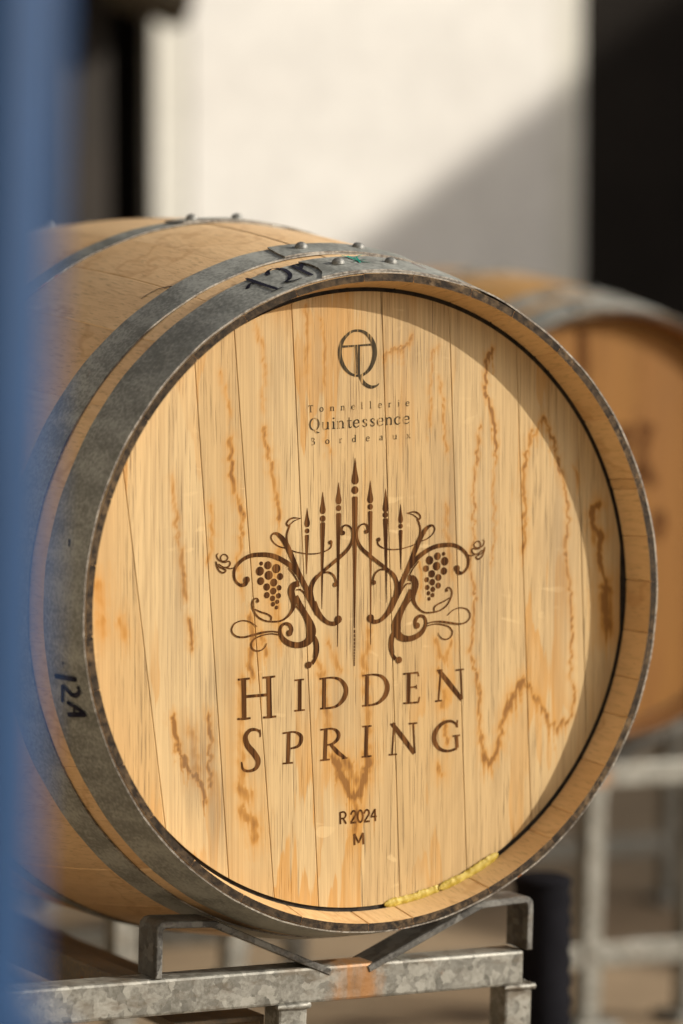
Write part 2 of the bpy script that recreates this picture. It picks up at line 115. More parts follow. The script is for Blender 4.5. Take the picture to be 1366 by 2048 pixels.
# ------------------------------------------------------------------ materials
class NT:
    def __init__(s, name):
        s.m = bpy.data.materials.new(name); s.m.use_nodes = True
        s.t = s.m.node_tree; s.b = s.t.nodes['Principled BSDF']
        s.co = s.t.nodes.new('ShaderNodeTexCoord').outputs['Object']
        s.oi = s.t.nodes.new('ShaderNodeObjectInfo').outputs['Random']
    def n(s, t): return s.t.nodes.new(t)
    def l(s, a, b): s.t.links.new(a, b)
    def v(s, a, i):
        if hasattr(a, 'is_output'): s.l(a, i)
        else: i.default_value = a
    def map(s, scale, off=None, src=None):
        q = s.n('ShaderNodeVectorMath'); q.operation = 'MULTIPLY_ADD'
        s.l(src or s.co, q.inputs[0]); q.inputs[1].default_value = scale
        if off is not None:
            c = s.n('ShaderNodeCombineXYZ')
            k = s.math('MULTIPLY', off, 37.0)
            for i in range(3): s.l(k, c.inputs[i])
            s.l(c.outputs[0], q.inputs[2])
        return q.outputs[0]
    def noise(s, vec, scale=1.0, detail=2.0, rough=0.5, dist=0.0):
        q = s.n('ShaderNodeTexNoise'); s.l(vec, q.inputs['Vector'])
        q.inputs['Scale'].default_value = scale; q.inputs['Detail'].default_value = detail
        q.inputs['Roughness'].default_value = rough; q.inputs['Distortion'].default_value = dist
        return q.outputs['Fac']
    def math(s, op, a, b=0.0, c=0.0):
        q = s.n('ShaderNodeMath'); q.operation = op
        s.v(a, q.inputs[0]); s.v(b, q.inputs[1]); s.v(c, q.inputs[2]); return q.outputs[0]
    def rng(s, a, f0, f1, t0=0.0, t1=1.0, smooth=True):
        q = s.n('ShaderNodeMapRange'); q.interpolation_type = 'SMOOTHSTEP' if smooth else 'LINEAR'
        s.v(a, q.inputs[0])
        for i, k in enumerate((f0, f1, t0, t1)): q.inputs[i + 1].default_value = k
        return q.outputs[0]
    def mix(s, f, a, b, mode='MIX'):
        q = s.n('ShaderNodeMix'); q.data_type = 'RGBA'; q.blend_type = mode
        s.v(f, q.inputs[0])
        for k, i in ((a, q.inputs[6]), (b, q.inputs[7])):
            if hasattr(k, 'is_output'): s.l(k, i)
            else: i.default_value = (*k, 1.0)
        return q.outputs[2]
    def attr(s, name):
        q = s.n('ShaderNodeAttribute'); q.attribute_name = name; return q.outputs['Fac']
    def bump(s, h, strength=0.3, dist=0.001):
        q = s.n('ShaderNodeBump'); q.inputs['Strength'].default_value = strength; q.inputs['Distance'].default_value = dist
        s.l(h, q.inputs['Height']); s.l(q.outputs[0], s.b.inputs['Normal'])
    def out(s, colr, rough=0.5, metal=0.0, spec=0.5):
        for k, i in ((colr, s.b.inputs['Base Color']), (rough, s.b.inputs['Roughness']), (metal, s.b.inputs['Metallic'])):
            if hasattr(k, 'is_output'): s.l(k, i)
            else: i.default_value = (*k, 1.0) if isinstance(k, tuple) else k
        s.b.inputs['Specular IOR Level'].default_value = spec
        return s.m

def head_wood(name, base, dark, orange, tide=1.0, ox=0.0):
    M = NT(name); r = M.oi
    broad = M.noise(M.map((7, 7, 1.6), r), 1, 3)
    fib = M.noise(M.map((560, 60, 7), r), 1, 3, .6)
    fib2 = M.noise(M.map((190, 60, 2.6), r), 1, 3, .6)
    pore = M.noise(M.map((1100, 60, 22), r), 1, 2, .5)
    pden = M.noise(M.map((13, 9, .9), r), 1, 2)
    c = M.mix(M.rng(broad, .25, .8), base, tuple(v * k for v, k in zip(base, (.86, .78, .66))))
    c = M.mix(M.rng(M.math('FRACT', M.math('MULTIPLY', r, 7.31)), 0, 1, 0, .55, False), c, tuple(v * k for v, k in zip(base, (.80, .73, .62))))
    c = M.mix(M.rng(fib, .35, .72, 0, .34), c, dark)
    c = M.mix(M.rng(fib2, .5, .75, 0, .22), c, dark)
    pf = M.math('MULTIPLY', M.rng(pore, .56, .70), M.rng(pden, .42, .60, .10, 1))
    c = M.mix(M.math('MULTIPLY', pf, .62), c, tuple(v * .32 for v in dark))
    # tide marks left by seeping wine: a sharp jagged outer edge that fades inward along the grain
    for sc_, th, gsc, ggate, op in (((14, 9, 2.6), .55, (7, 5, 3), (.46, .60), .62), ((26, 9, 4.2), .57, (10, 5, 4), (.50, .62), .42)):
        wob = M.noise(M.map((260, 60, 10), r), 1, 2)
        t = M.math('ADD', M.noise(M.map(sc_, M.math('ADD', r, th)), 1, 3, .55), M.math('MULTIPLY', M.math('SUBTRACT', wob, .5), .085))
        inner = M.math('MULTIPLY', M.rng(t, th, th + .012), M.rng(t, th + .012, th + .11, 1, .22))
        gate = M.rng(M.noise(M.map(gsc, M.math('ADD', r, th * 3)), 1, 2), *ggate)
        c = M.mix(M.math('MULTIPLY', M.math('MULTIPLY', inner, gate), op * tide), c, orange)
    # gently curving growth bands
    wv = M.math('SINE', M.math('ADD', M.math('MULTIPLY', M.noise(M.map((9, 3, 1.1), r), 1, 1.5), 95.0), M.math('MULTIPLY', fib2, 2.5)))
    c = M.mix(M.rng(wv, .1, 1, 0, .13), c, dark)
    # medullary flecks: pale short ribbons on a few boards
    fl = M.noise(M.map((34, 9, 90), r), 1, 1.5, .5, .6)
    fg = M.math('MULTIPLY', M.rng(fl, .64, .70), M.rng(M.noise(M.map((12, 5, 6), r), 1, 1), .54, .66))
    c = M.mix(M.math('MULTIPLY', fg, .35), c, tuple(min(1, v * 1.22) for v in base))
    # traced stains, carried per vertex, broken up by the grain
    st = M.math('MULTIPLY', M.attr('stain'), M.rng(M.noise(M.map((300, 60, 14), r), 1, 2), .3, .62, .72, 1.1))
    c = M.mix(M.rng(st, .05, .75, 0, .85, False), c, orange)
    c = M.mix(M.rng(st, .50, 1.3, 0, .85, False), c, (.18, .072, .010))
    gr = M.math('MULTIPLY', M.attr('grey'), M.rng(fib, .3, .65, .3, 1.1))
    c = M.mix(gr, c, (.17, .13, .085))
    h = M.math('SUBTRACT', M.math('MULTIPLY', fib, .6), pf)
    M.bump(h, .35, .0008)
    return M.out(c, .62, 0, .25)

def brand_mat(name, c1, c2, worn=0.0, skin=(.55, .34, .14)):
    M = NT(name)
    fib = M.noise(M.map((300, 0, 9)), 1, 3, .6)
    c = M.mix(M.rng(fib, .36, .70), c1, c2)
    if worn:
        gap = M.noise(M.map((420, 0, 22)), 1, 2, .6)
        c = M.mix(M.rng(gap, .54 - .1 * worn, .66, 0, .75), c, skin)
    return M.out(c, .8, 0, .06)

def stave_wood(name, base, dark, saw=False):
    M = NT(name); r = M.oi
    broad = M.noise(M.map((5, 3, 5), r), 1, 3)
    fib = M.noise(M.map((240, 2.5, 240), r), 1, 3, .6)
    fine = M.noise(M.map((500, 9, 500), r), 1, 2)
    c = M.mix(M.rng(broad, .3, .75, 0, .6), base, tuple(v * k for v, k in zip(base, (.78, .70, .6))))
    c = M.mix(M.rng(r, .3, 1, 0, .38, False), c, tuple(v * k for v, k in zip(base, (.75, .66, .55))))
    c = M.mix(M.rng(fib, .4, .72, 0, .38), c, dark)
    c = M.mix(M.rng(fine, .56, .7, 0, .35), c, tuple(v * .5 for v in dark))
    drip = M.noise(M.map((7, 5, 7), r), 1, 4, .55)
    line = M.math('SUBTRACT', 1.0, M.rng(M.math('ABSOLUTE', M.math('SUBTRACT', drip, .57)), .003, .016))
    c = M.mix(M.math('MULTIPLY', line, .28), c, (.38, .17, .04))
    c = M.mix(M.rng(drip, .57, .66, 0, .22), c, (.55, .30, .10))
    M.bump(M.math('ADD', fib, fine), .25, .0006)
    return M.out(c, .46, 0, .6)

def chime_end():
    M = NT('weathered_end_grain')
    a = M.noise(M.map((110, 110, 110)), 1, 5, .7); b = M.noise(M.map((30, 30, 30)), 1, 3)
    c = M.mix(M.rng(a, .38, .68), (.018, .014, .011), (.15, .10, .055))
    c = M.mix(M.rng(b, .45, .7, 0, .6), c, (.035, .028, .022))
    c = M.mix(M.rng(M.math('FRACT', M.math('MULTIPLY', M.oi, 5.7)), .3, 1, 0, .6, False), c, (.022, .017, .013))
    M.bump(a, .8, .0015)
    return M.out(c, .85, 0, .15)

def zinc(name, lo, hi, rust=.5, rough=.5, metal=.35, spangle=0.0, edge=None):
    M = NT(name)
    a = M.noise(M.map((38, 12, 38)), 1, 4, .62); f = M.noise(M.map((320, 320, 320)), 1, 3, .6)
    big = M.noise(M.map((6, 6, 6)), 1, 3)
    k = M.math('ADD', M.math('MULTIPLY', a, .5), M.math('ADD', M.math('MULTIPLY', f, .55), M.math('MULTIPLY', big, .25)))
    c = M.mix(M.rng(k, .50, .82), lo, hi)
    if spangle:
        vv = M.n('ShaderNodeTexVoronoi'); vv.inputs['Scale'].default_value = spangle; vv.inputs['Randomness'].default_value = 1
        dn = M.n('ShaderNodeTexNoise'); M.l(M.co, dn.inputs['Vector']); dn.inputs['Scale'].default_value = 80; dn.inputs['Detail'].default_value = 4
        ad = M.n('ShaderNodeVectorMath'); ad.operation = 'MULTIPLY_ADD'; M.l(dn.outputs['Color'], ad.inputs[0]); ad.inputs[1].default_value = (.015, .015, .015); M.l(M.co, ad.inputs[2])
        M.l(ad.outputs[0], vv.inputs['Vector'])
        sep = M.n('ShaderNodeSeparateColor'); M.l(vv.outputs['Color'], sep.inputs[0])
        s1 = M.rng(sep.outputs[0], .0, 1, 0, 1, False)
        c = M.mix(M.rng(s1, .1, .95, 0, .5), c, tuple(min(1, v * 1.45) for v in hi))
        c = M.mix(M.rng(sep.outputs[1], .55, .95, 0, .5), c, tuple(v * .55 for v in lo))
        dirt = M.noise(M.map((26, 26, 60)), 1, 4, .65)
        c = M.mix(M.rng(dirt, .50, .70, 0, .7), c, (.12, .095, .065))
    rs = M.noise(M.map((24, 24, 24)), 1, 5, .7)
    c = M.mix(M.rng(rs, .70 - .05 * rust, .80 - .05 * rust, 0, .8 * rust), c, (.20, .075, .018))
    if edge is not None:
        y = M.n('ShaderNodeSeparateXYZ'); M.l(M.co, y.inputs[0])
        x = M.math('ADD', y.outputs[0], M.math('MULTIPLY', M.math('SUBTRACT', rs, .5), .05))
        d = M.math('ABSOLUTE', M.math('SUBTRACT', x, edge))
        rr = M.math('MULTIPLY', M.rng(d, .012, .034, 1, 0), M.rng(M.noise(M.map((110, 60, 14)), 1, 4, .6), .25, .6, .45, 1))
        c = M.mix(M.math('MULTIPLY', rr, .9), c, (.32, .15, .045))
    M.bump(M.math('ADD', a, M.math('MULTIPLY', f, .5)), .25, .0006)
    ro = M.rng(f, .3, .7, rough - .1, rough + .12)
    return M.out(c, ro, metal, .5)

def rough_paint(name, c1, c2, scale, rough=.7, bump=.2, metal=0.0, stretch=(1, 1, 1), spec=.4):
    M = NT(name)
    a = M.noise(M.map(tuple(scale * s for s in stretch)), 1, 4, .6)
    f = M.noise(M.map(tuple(scale * 14 * s for s in stretch)), 1, 3, .6)
    c = M.mix(M.rng(a, .3, .7), c1, c2)
    c = M.mix(M.rng(f, .35, .7, 0, .35), c, tuple(v * .7 for v in c1))
    M.bump(f, bump, .002)
    return M.out(c, rough, metal, spec)

HEAD = head_wood('oak_head', (.58, .425, .222), (.26, .165, .072), (.47, .220, .034))
HEAD2 = head_wood('orange_oak_head', (.245, .110, .015), (.10, .042, .006), (.14, .05, .008), .7)
STAVE = stave_wood('oak_stave', (.83, .58, .32), (.50, .30, .13))
STAVE2 = stave_wood('orange_oak_stave', (.52, .29, .085), (.26, .12, .032))
RIM = stave_wood('sawn_oak_rim', (.70, .48, .24), (.46, .29, .125))
RIM2 = stave_wood('sawn_orange_rim', (.30, .14, .045), (.15, .06, .018))
END = chime_end()
HOOP = zinc('dull_zinc_hoop', (.165, .170, .152), (.41, .42, .385), .6, .50, .2)
HOOPR = zinc('worn_hoop_edge', (.07, .055, .042), (.36, .33, .28), 2.0, .55, .3)
RIVET = zinc('rivet_steel', (.12, .12, .11), (.30, .30, .28), .8, .55, .3)
GALV = zinc('galvanised_steel', (.13, .125, .105), (.26, .255, .225), .25, .48, .30, 120)
GALVR = zinc('galvanised_steel_rust_run', (.13, .125, .105), (.26, .255, .225), .3, .48, .30, 120, edge=.006)
SHADEG = zinc('shade_toned_strap', (.045, .043, .040), (.17, .168, .155), .5, .45, .35, 90)  # the barrel's shade on the straps is put into this darker zinc
RUSTP = zinc('rusty_channel_steel', (.10, .085, .065), (.22, .16, .10), 1.8, .6, .3)
CAULK = rough_paint('dark_rush_caulking', (.016, .013, .010), (.055, .042, .030), 120, .9, .6)
BRAND = brand_mat('burnt_brand', (.032, .012, .004), (.170, .072, .021))
BRANDK = brand_mat('black_stamp_ink', (.035, .028, .018), (.08, .058, .032), .3)
INK = brand_mat('dark_marker_ink', (.012, .012, .022), (.04, .04, .055))
GREEN = brand_mat('green_paint_dab', (.01, .22, .16), (.03, .34, .26))
RED = brand_mat('dark_red_marker', (.16, .02, .015), (.25, .05, .04))
M_ = NT('yellow_wax'); 
_n = M_.noise(M_.map((160, 160, 160)), 1, 3)
WAX = M_.out(M_.mix(M_.rng(_n, .35, .65), (.36, .25, .025), (.52, .40, .09)), .55, 0, .35)
M_.b.inputs['Subsurface Weight'].default_value = .15; M_.b.inputs['Subsurface Radius'].default_value = (.004, .003, .001)
BLUE = rough_paint('blue_painted_steel', (.002, .035, .112), (.003, .041, .130), 9, .55, .05)
BLACKP = rough_paint('black_ribbed_rubber', (.005, .005, .007), (.009, .009, .012), 20, .9, .1, spec=.08)
WHITE = rough_paint('white_painted_boards', (.70, .68, .64), (.74, .725, .685), 1.5, .6, .05)
TRIM = rough_paint('off_white_trim', (.60, .585, .52), (.68, .665, .60), 3, .6, .05)
CHAR = rough_paint('charcoal_cladding', (.010, .008, .0065), (.016, .013, .0105), 3, .9, .1, spec=.12)
SAND = rough_paint('sand_render', (.36, .31, .245), (.44, .385, .31), 2, .8, .1)
BROWNP = rough_paint('dark_brown_post', (.018, .014, .010), (.028, .021, .015), 5, .8, .1)
TARP = rough_paint('tan_canvas', (.085, .072, .05), (.125, .105, .075), 7, .9, .2)
GROUND = rough_paint('yard_concrete', (.25, .18, .108), (.35, .262, .165), 2.6, .9, .4)
ROOFM = rough_paint('grey_roof_steel', (.2, .2, .2), (.26, .26, .26), 3, .6, .1)

# ------------------------------------------------------------------ strokes -> thin flat print
def catmull(P, n=6):
    P = np.array(P, float)
    if len(P) < 3: return P
    closed = np.allclose(P[0], P[-1])
    ext = np.vstack([P[-2] if closed else 2 * P[0] - P[1], P, P[1] if closed else 2 * P[-1] - P[-2]])
    out = []
    for i in range(1, len(ext) - 2):
        p0, p1, p2, p3 = ext[i - 1:i + 3]
        for k in range(n):
            t = k / n
            out.append(.5 * ((2 * p1) + (p2 - p0) * t + (2 * p0 - 5 * p1 + 4 * p2 - p3) * t * t + (3 * p1 - p0 - 3 * p2 + p3) * t ** 3))
    out.append(P[-1])
    return np.array(out)
class Print:
    """ribbons and dots lying on the plane y = Y (facing -y), each a hair proud of the last"""
    def __init__(s, Y): s.v = []; s.f = []; s.Y = Y; s.k = 0
    def ribbon(s, pts, straight=False):
        P = np.array(pts, float) * 1e-5
        if not straight: P = catmull(P)
        xz = P[:, :2]; T = np.gradient(xz, axis=0) if len(xz) > 2 else np.repeat([xz[1] - xz[0]], 2, 0)
        T /= np.maximum(np.linalg.norm(T, axis=1, keepdims=True), 1e-9)
        N = np.stack([-T[:, 1], T[:, 0]], 1) * np.maximum(P[:, 2:3], 2e-4) * .535
        b = len(s.v); y0 = s.Y - 1.2e-5 * s.k; s.k += 1
        for i in range(len(xz)):
            y = y0 - 2e-7 * i
            a, c = xz[i] + N[i], xz[i] - N[i]
            s.v += [(a[0], y, a[1]), (c[0], y, c[1])]
            if i: s.f.append((b + 2 * i - 2, b + 2 * i, b + 2 * i + 1, b + 2 * i - 1))
    def dot(s, c, n=22):
        x, z, r = [q * 1e-5 for q in c]; b = len(s.v); y = s.Y - 1.2e-5 * s.k; s.k += 1
        s.v += [(x + r * math.cos(2 * math.pi * i / n), y, z + r * math.sin(2 * math.pi * i / n)) for i in range(n)]
        s.f.append(tuple(range(b, b + n)))
    def obj(s, name, mat, parent):
        me = bpy.data.meshes.new(name); me.from_pydata(s.v, [], s.f)
        bm = bmesh.new(); bm.from_mesh(me)
        for f in bm.faces:
            f.normal_update()
            if f.normal.y > 0: f.normal_flip()
        bm.to_mesh(me); bm.free()
        o = new_obj(name, me, mat, parent); o.location.x = HDX
        return o

# ------------------------------------------------------------------ barrel
HDX = -.0018
BL, RB_, BK = .95, .347, .2615
def Rw(y): return RB_ - BK * (y - BL / 2) ** 2 - .0006
HY, HR = .0328, .2722                 # head set back behind the chime, its radius
SEAMS = [((-.235, .1223), (-.1967, -.1847)), ((-.1648, .1766), (-.1358, -.2341)), ((-.1187, .1009), (-.093, -.2312)),
         ((-.0734, .2606), (-.0484, -.2351)), ((.0166, .269), (.0352, -.2424)), ((.0862, .2545), (.106, -.2485)),
         ((.16, .1579), (.1736, -.1783)), ((.2244, .1371), (.2342, -.1146))]
JOINTS = [84.3, 62.5, 50.7, 46.6, 34.0, 21.3, 19.3, 10.0, 1.5, -8.1, -17.0, -24.4, -34.4, -45.5, -51.9, -67.7, -84.2, -93.4]

def stave_mesh(name, a0, a1, rnd):
    ys = np.linspace(0, BL, 33)
    prof = [(Rw(y), y) for y in ys]
    nO = len(prof)
    inner = [(.2810, 0), (.2758, .0318), (.2790, .0328), (.2790, .0480), (.2735, .0500)]
    body = [(Rw(y) - .027, y) for y in np.linspace(.09, BL - .09, 9)]
    prof += [(r, BL - y) for r, y in inner] + body[::-1] + inner[::-1]
    n = len(prof)
    g = .018
    wid = a1 - a0; k = max(3, int(round(wid / 2.6)) + 1)
    cols = [a0 + g, a0 + .22] + list(np.linspace(a0 + .22, a1 - .22, k + 1)[1:-1]) + [a1 - .22, a1 - g]
    dr = rnd.uniform(-.0003, .0004)
    V, F, MI = [], [], []
    for ci, a in enumerate(cols):
        e = -.0004 if ci in (0, len(cols) - 1) else dr
        ca, sa = math.cos(math.radians(a)), math.sin(math.radians(a))
        for pi, (r, y) in enumerate(prof):
            rr = r + e if pi < nO else r - (e if ci in (0, len(cols) - 1) else 0) * 2.2
            V.append((rr * ca, y, rr * sa))
    for ci in range(len(cols) - 1):
        for pi in range(n):
            q = (pi + 1) % n
            F.append((ci * n + pi, ci * n + q, (ci + 1) * n + q, (ci + 1) * n + pi))
            if pi == nO - 1 or pi == n - 1: MI.append(1)
            elif pi < nO - 1: MI.append(0)
            else: MI.append(2)
    F.append(tuple(range(n))); MI.append(0)
    F.append(tuple(range((len(cols) - 1) * n, len(cols) * n))[::-1]); MI.append(0)
    me = bpy.data.meshes.new(name); me.from_pydata(V, [], F)
    return me, MI

def noise1(seed, n):
    return np.random.RandomState(seed).rand(n)
def stain_field(X, Z):
    X = X - HDX
    """how much seeped wine has stained the head at each point; jagged along the grain"""
    out = np.zeros_like(X)
    ci = np.floor((X + 1) / .0013).astype(int) % 4096
    jit = (noise1(3, 4096)[ci] - .5) * .0035 + (noise1(5, 4096)[(ci // 4) % 4096] - .5) * .006
    z2 = Z + jit
    wob = .0012 * np.sin(z2 * 260 + 3 * np.sin(z2 * 97)) + .0006 * np.sin(z2 * 633 + 2 * np.sin(z2 * 210))
    x2 = X + wob
    cr = noise1(8, 4096)[ci]; amp = .92 + .18 * np.sin(Z * 140 + 4 * np.sin(Z * 37 + X * 20)) + .12 * np.sin(Z * 420 + X * 60)
    for s in STAINS:
        k, wpx = s[0], s[1]; P = np.array(s[2:]); wd = wpx * .00050
        for shift, fade in ((0, 1), (.0025, .8), (.005, .62), (.009, .45), (.014, .28)):
            zz = z2 + shift * (.1 + 1.6 * cr ** 2)
            d = np.full_like(X, 9.)
            for a, b in zip(P[:-1], P[1:]):
                m = (np.abs(x2 - (a[0] + b[0]) / 2) < abs(a[0] - b[0]) / 2 + .02) & (np.abs(zz - (a[1] + b[1]) / 2) < abs(a[1] - b[1]) / 2 + .02)
                if not m.any(): continue
                v = b - a; L2 = max(v @ v, 1e-9)
                t = np.clip(((x2[m] - a[0]) * v[0] + (zz[m] - a[1]) * v[1]) / L2, 0, 1)
                d[m] = np.minimum(d[m], np.hypot(x2[m] - a[0] - t * v[0], (zz[m] - a[1] - t * v[1]) * .75))
            out = np.maximum(out, k * fade * (amp * np.exp(-(d / (wd * (.5 + .7 * cr))) ** 2) + .38 * np.exp(-(d / (wd * (2.2 + 2.5 * cr))) ** 2)))
    return out
def grey_field(X, Z):
    g = np.zeros_like(X)
    for x, z, rx, rz, k in ((-.165, -.13, .020, .045, .35), (-.150, -.17, .012, .05, .3), (-.06, .20, .05, .06, .16), (.05, .22, .07, .05, .20), (.08, .07, .03, .09, .2), (.12, .03, .02, .1, .25), (.205, .02, .02, .1, .25), (-.02, .02, .03, .08, .12), (-.185, .02, .015, .08, .2), (-.04, -.09, .05, .03, .12), (-.15, -.06, .02, .03, .25)):
        g = np.maximum(g, 1.5 * k * np.exp(-((X - x) / rx) ** 2 - ((Z - z) / rz) ** 2))
    return g

def head_board(sl, sr, cell, stains):
    """one board of the head between seam lines x = a + b z"""
    R = HR; gap = .00014
    wmid = (sr[0] - sl[0]); nc = max(3, int(wmid / cell))
    ss = np.linspace(0, 1, nc + 1)
    ss = np.concatenate([[0, .0006 / wmid], ss[1:-1], [1 - .0006 / wmid, 1]])
    colsL = []
    for s in ss:
        a = (sl[0] + gap) * (1 - s) + (sr[0] - gap) * s; b = sl[1] * (1 - s) + sr[1] * s
        A, B, C = 1 + b * b, 2 * a * b, a * a - R * R
        D = max(B * B - 4 * A * C, 1e-10)
        colsL.append((a, b, (-B - math.sqrt(D)) / 2 / A, (-B + math.sqrt(D)) / 2 / A))
    nr = max(6, int(max(c[3] - c[2] for c in colsL) / cell))
    t = np.linspace(0, 1, nr + 1)
    Zc = np.array([c[2] + (c[3] - c[2]) * t for c in colsL])
    Xc = np.array([c[0] + c[1] * z for c, z in zip(colsL, Zc)])
    Yc = np.full_like(Xc, HY); Yc[0] += .0005; Yc[-1] += .0005
    nC, nR = Xc.shape
    V = np.stack([Xc, Yc, Zc], -1).reshape(-1, 3)
    back = V.copy(); 
    idx = np.arange(nC * nR).reshape(nC, nR)
    q = np.stack([idx[:-1, :-1], idx[1:, :-1], idx[1:, 1:], idx[:-1, 1:]], -1).reshape(-1, 4)
    ring = np.concatenate([idx[:, 0], idx[-1, 1:], idx[-2::-1, -1], idx[0, -2:0:-1]])
    nb = len(V); rb = V[ring].copy(); rb[:, 1] = HY + .022
    V = np.vstack([V, rb]); n = len(ring)
    j = np.arange(n); jn = (j + 1) % n
    side = np.stack([ring[j], nb + j, nb + jn, ring[jn]], -1)
    faces = np.vstack([q, side]).tolist() + [list(range(nb, nb + n))]
    me = bpy.data.meshes.new('head_board'); me.from_pydata(V.tolist(), [], faces)
    if stains:
        X, Z = V[:, 0], V[:, 2]
        for nm, fn in (('stain', stain_field), ('grey', grey_field)):
            at = me.attributes.new(nm, 'FLOAT', 'POINT'); at.data.foreach_set('value', fn(X, Z).astype(np.float32))
    return me
def seam_line(s):
    (x0, z0), (x1, z1) = s; b = (x1 - x0) / (z1 - z0); return (x0 - b * z0 + HDX, b)

TH = .0014
def hoop_mesh(y0, y1, lap0, slant, laplen, rear=False, cut=0.0):
    """a flat strip bent round the staves: its outer end starts at lap0 degrees (slanted by `slant` degrees
    from the front edge to the back), runs clockwise all the way round and ends tucked under itself"""
    nu, nv = 150, 5
    total = 360 + laplen
    V = []
    ra, rb = Rw(y0) + .0006, Rw(y1) + .0006
    for iu in range(nu + 1):
        u = iu / nu
        for iv in range(nv):
            v = iv / (nv - 1)
            st = slant * v
            if cut: st += -cut * (1 - abs(2 * v - 1) ** 2.2) + cut
            uu = u * total
            a0 = lap0 + (st) * max(0, 1 - uu / 13.25)
            a = a0 - uu
            x = np.clip((uu - laplen - 2) / 14.0, 0, 1); x = x * x * (3 - 2 * x)
            lift = (TH + .0003) * (1 - x)
            # hand-hammered unevenness
            lift += .00025 * math.sin(a * .21 + iv) + .00018 * math.sin(a * .57 + 2)
            rr = ra + (rb - ra) * v
            yy = y0 + (y1 - y0) * v
            if rear: yy = BL - yy
            ca, sa = math.cos(math.radians(a)), math.sin(math.radians(a))
            V.append(((rr + lift) * ca, yy, (rr + lift) * sa)); V.append(((rr + lift + TH) * ca, yy, (rr + lift + TH) * sa))
    F, MI = [], []
    I = lambda iu, iv, k: (iu * nv + iv) * 2 + k
    for iu in range(nu):
        for iv in range(nv - 1):
            F.append((I(iu, iv, 1), I(iu + 1, iv, 1), I(iu + 1, iv + 1, 1), I(iu, iv + 1, 1))); MI.append(0)
            F.append((I(iu, iv, 0), I(iu, iv + 1, 0), I(iu + 1, iv + 1, 0), I(iu + 1, iv, 0))); MI.append(0)
        for iv, fl in ((0, 0), (nv - 1, 1)):
            f = (I(iu, iv, 0), I(iu + 1, iv, 0), I(iu + 1, iv, 1), I(iu, iv, 1)); F.append(f if not fl else f[::-1]); MI.append(1)
    for iu in (0, nu):
        for iv in range(nv - 1):
            F.append((I(iu, iv, 0), I(iu, iv, 1), I(iu, iv + 1, 1), I(iu, iv + 1, 0))); MI.append(1)
    me = bpy.data.meshes.new('hoop'); me.from_pydata(V, [], F)
    me.polygons.foreach_set('material_index', MI)
    bm = bmesh.new(); bm.from_mesh(me); bmesh.ops.recalc_face_normals(bm, faces=bm.faces); bm.to_mesh(me); bm.free()
    me.polygons.foreach_set('use_smooth', [True] * len(me.polygons)); me.set_sharp_from_angle(angle=math.radians(40))
    return me
def rivet_mesh():
    bm = bmesh.new()
    prof = [(.0057, -.0010), (.0057, .0006), (.0054, .0017), (.0045, .0031), (.0031, .0042), (.0015, .0047)]
    n = 16; rings = [[bm.verts.new((r * math.cos(2 * math.pi * i / n), r * math.sin(2 * math.pi * i / n), z)) for i in range(n)] for r, z in prof]
    for a, b in zip(rings[:-1], rings[1:]):
        for i in range(n): bm.faces.new((a[i], a[(i + 1) % n], b[(i + 1) % n], b[i]))
    t = bm.verts.new((0, 0, .0049))
    for i in range(n): bm.faces.new((rings[-1][i], rings[-1][(i + 1) % n], t))
    bm.faces.new(rings[0][::-1])
    return finish(bm, 'rivet', 50)
RIV = rivet_mesh()
def cone_mark(strokes, y0, y1, lift, name, mat, parent):
    """marker strokes wrapped on the hoop between y0 and y1"""
    V, F = [], []
    for k, s in enumerate(strokes):
        wd = s[0]; P = catmull(np.array(s[1:], float), 5)
        r = Rw(y0) + (Rw(y1) - Rw(y0)) * (P[:, 1] - y0) / (y1 - y0) + lift + 1.5e-5 * k
        ar = np.radians(P[:, 0])
        Q = np.stack([r * np.cos(ar), P[:, 1], r * np.sin(ar)], 1)
        N = np.stack([np.cos(ar), np.zeros(len(ar)), np.sin(ar)], 1)
        T = np.gradient(Q, axis=0); S = np.cross(N, T); S /= np.linalg.norm(S, axis=1, keepdims=True)
        taper = np.ones(len(Q)); taper[0] = taper[-1] = .65
        b = len(V)
        for i in range(len(Q)):
            V += [tuple(Q[i] + S[i] * wd / 2 * taper[i]), tuple(Q[i] - S[i] * wd / 2 * taper[i])]
            if i: F.append((b + 2 * i - 2, b + 2 * i - 1, b + 2 * i + 1, b + 2 * i))
    me = bpy.data.meshes.new(name); me.from_pydata(V, [], F)
    bm = bmesh.new(); bm.from_mesh(me)
    for f in bm.faces:
        f.normal_update(); c = f.calc_center_median(); c.y = 0
        if f.normal.dot(c) < 0: f.normal_flip()
    bm.to_mesh(me); bm.free()
    return new_obj(name, me, mat, parent)

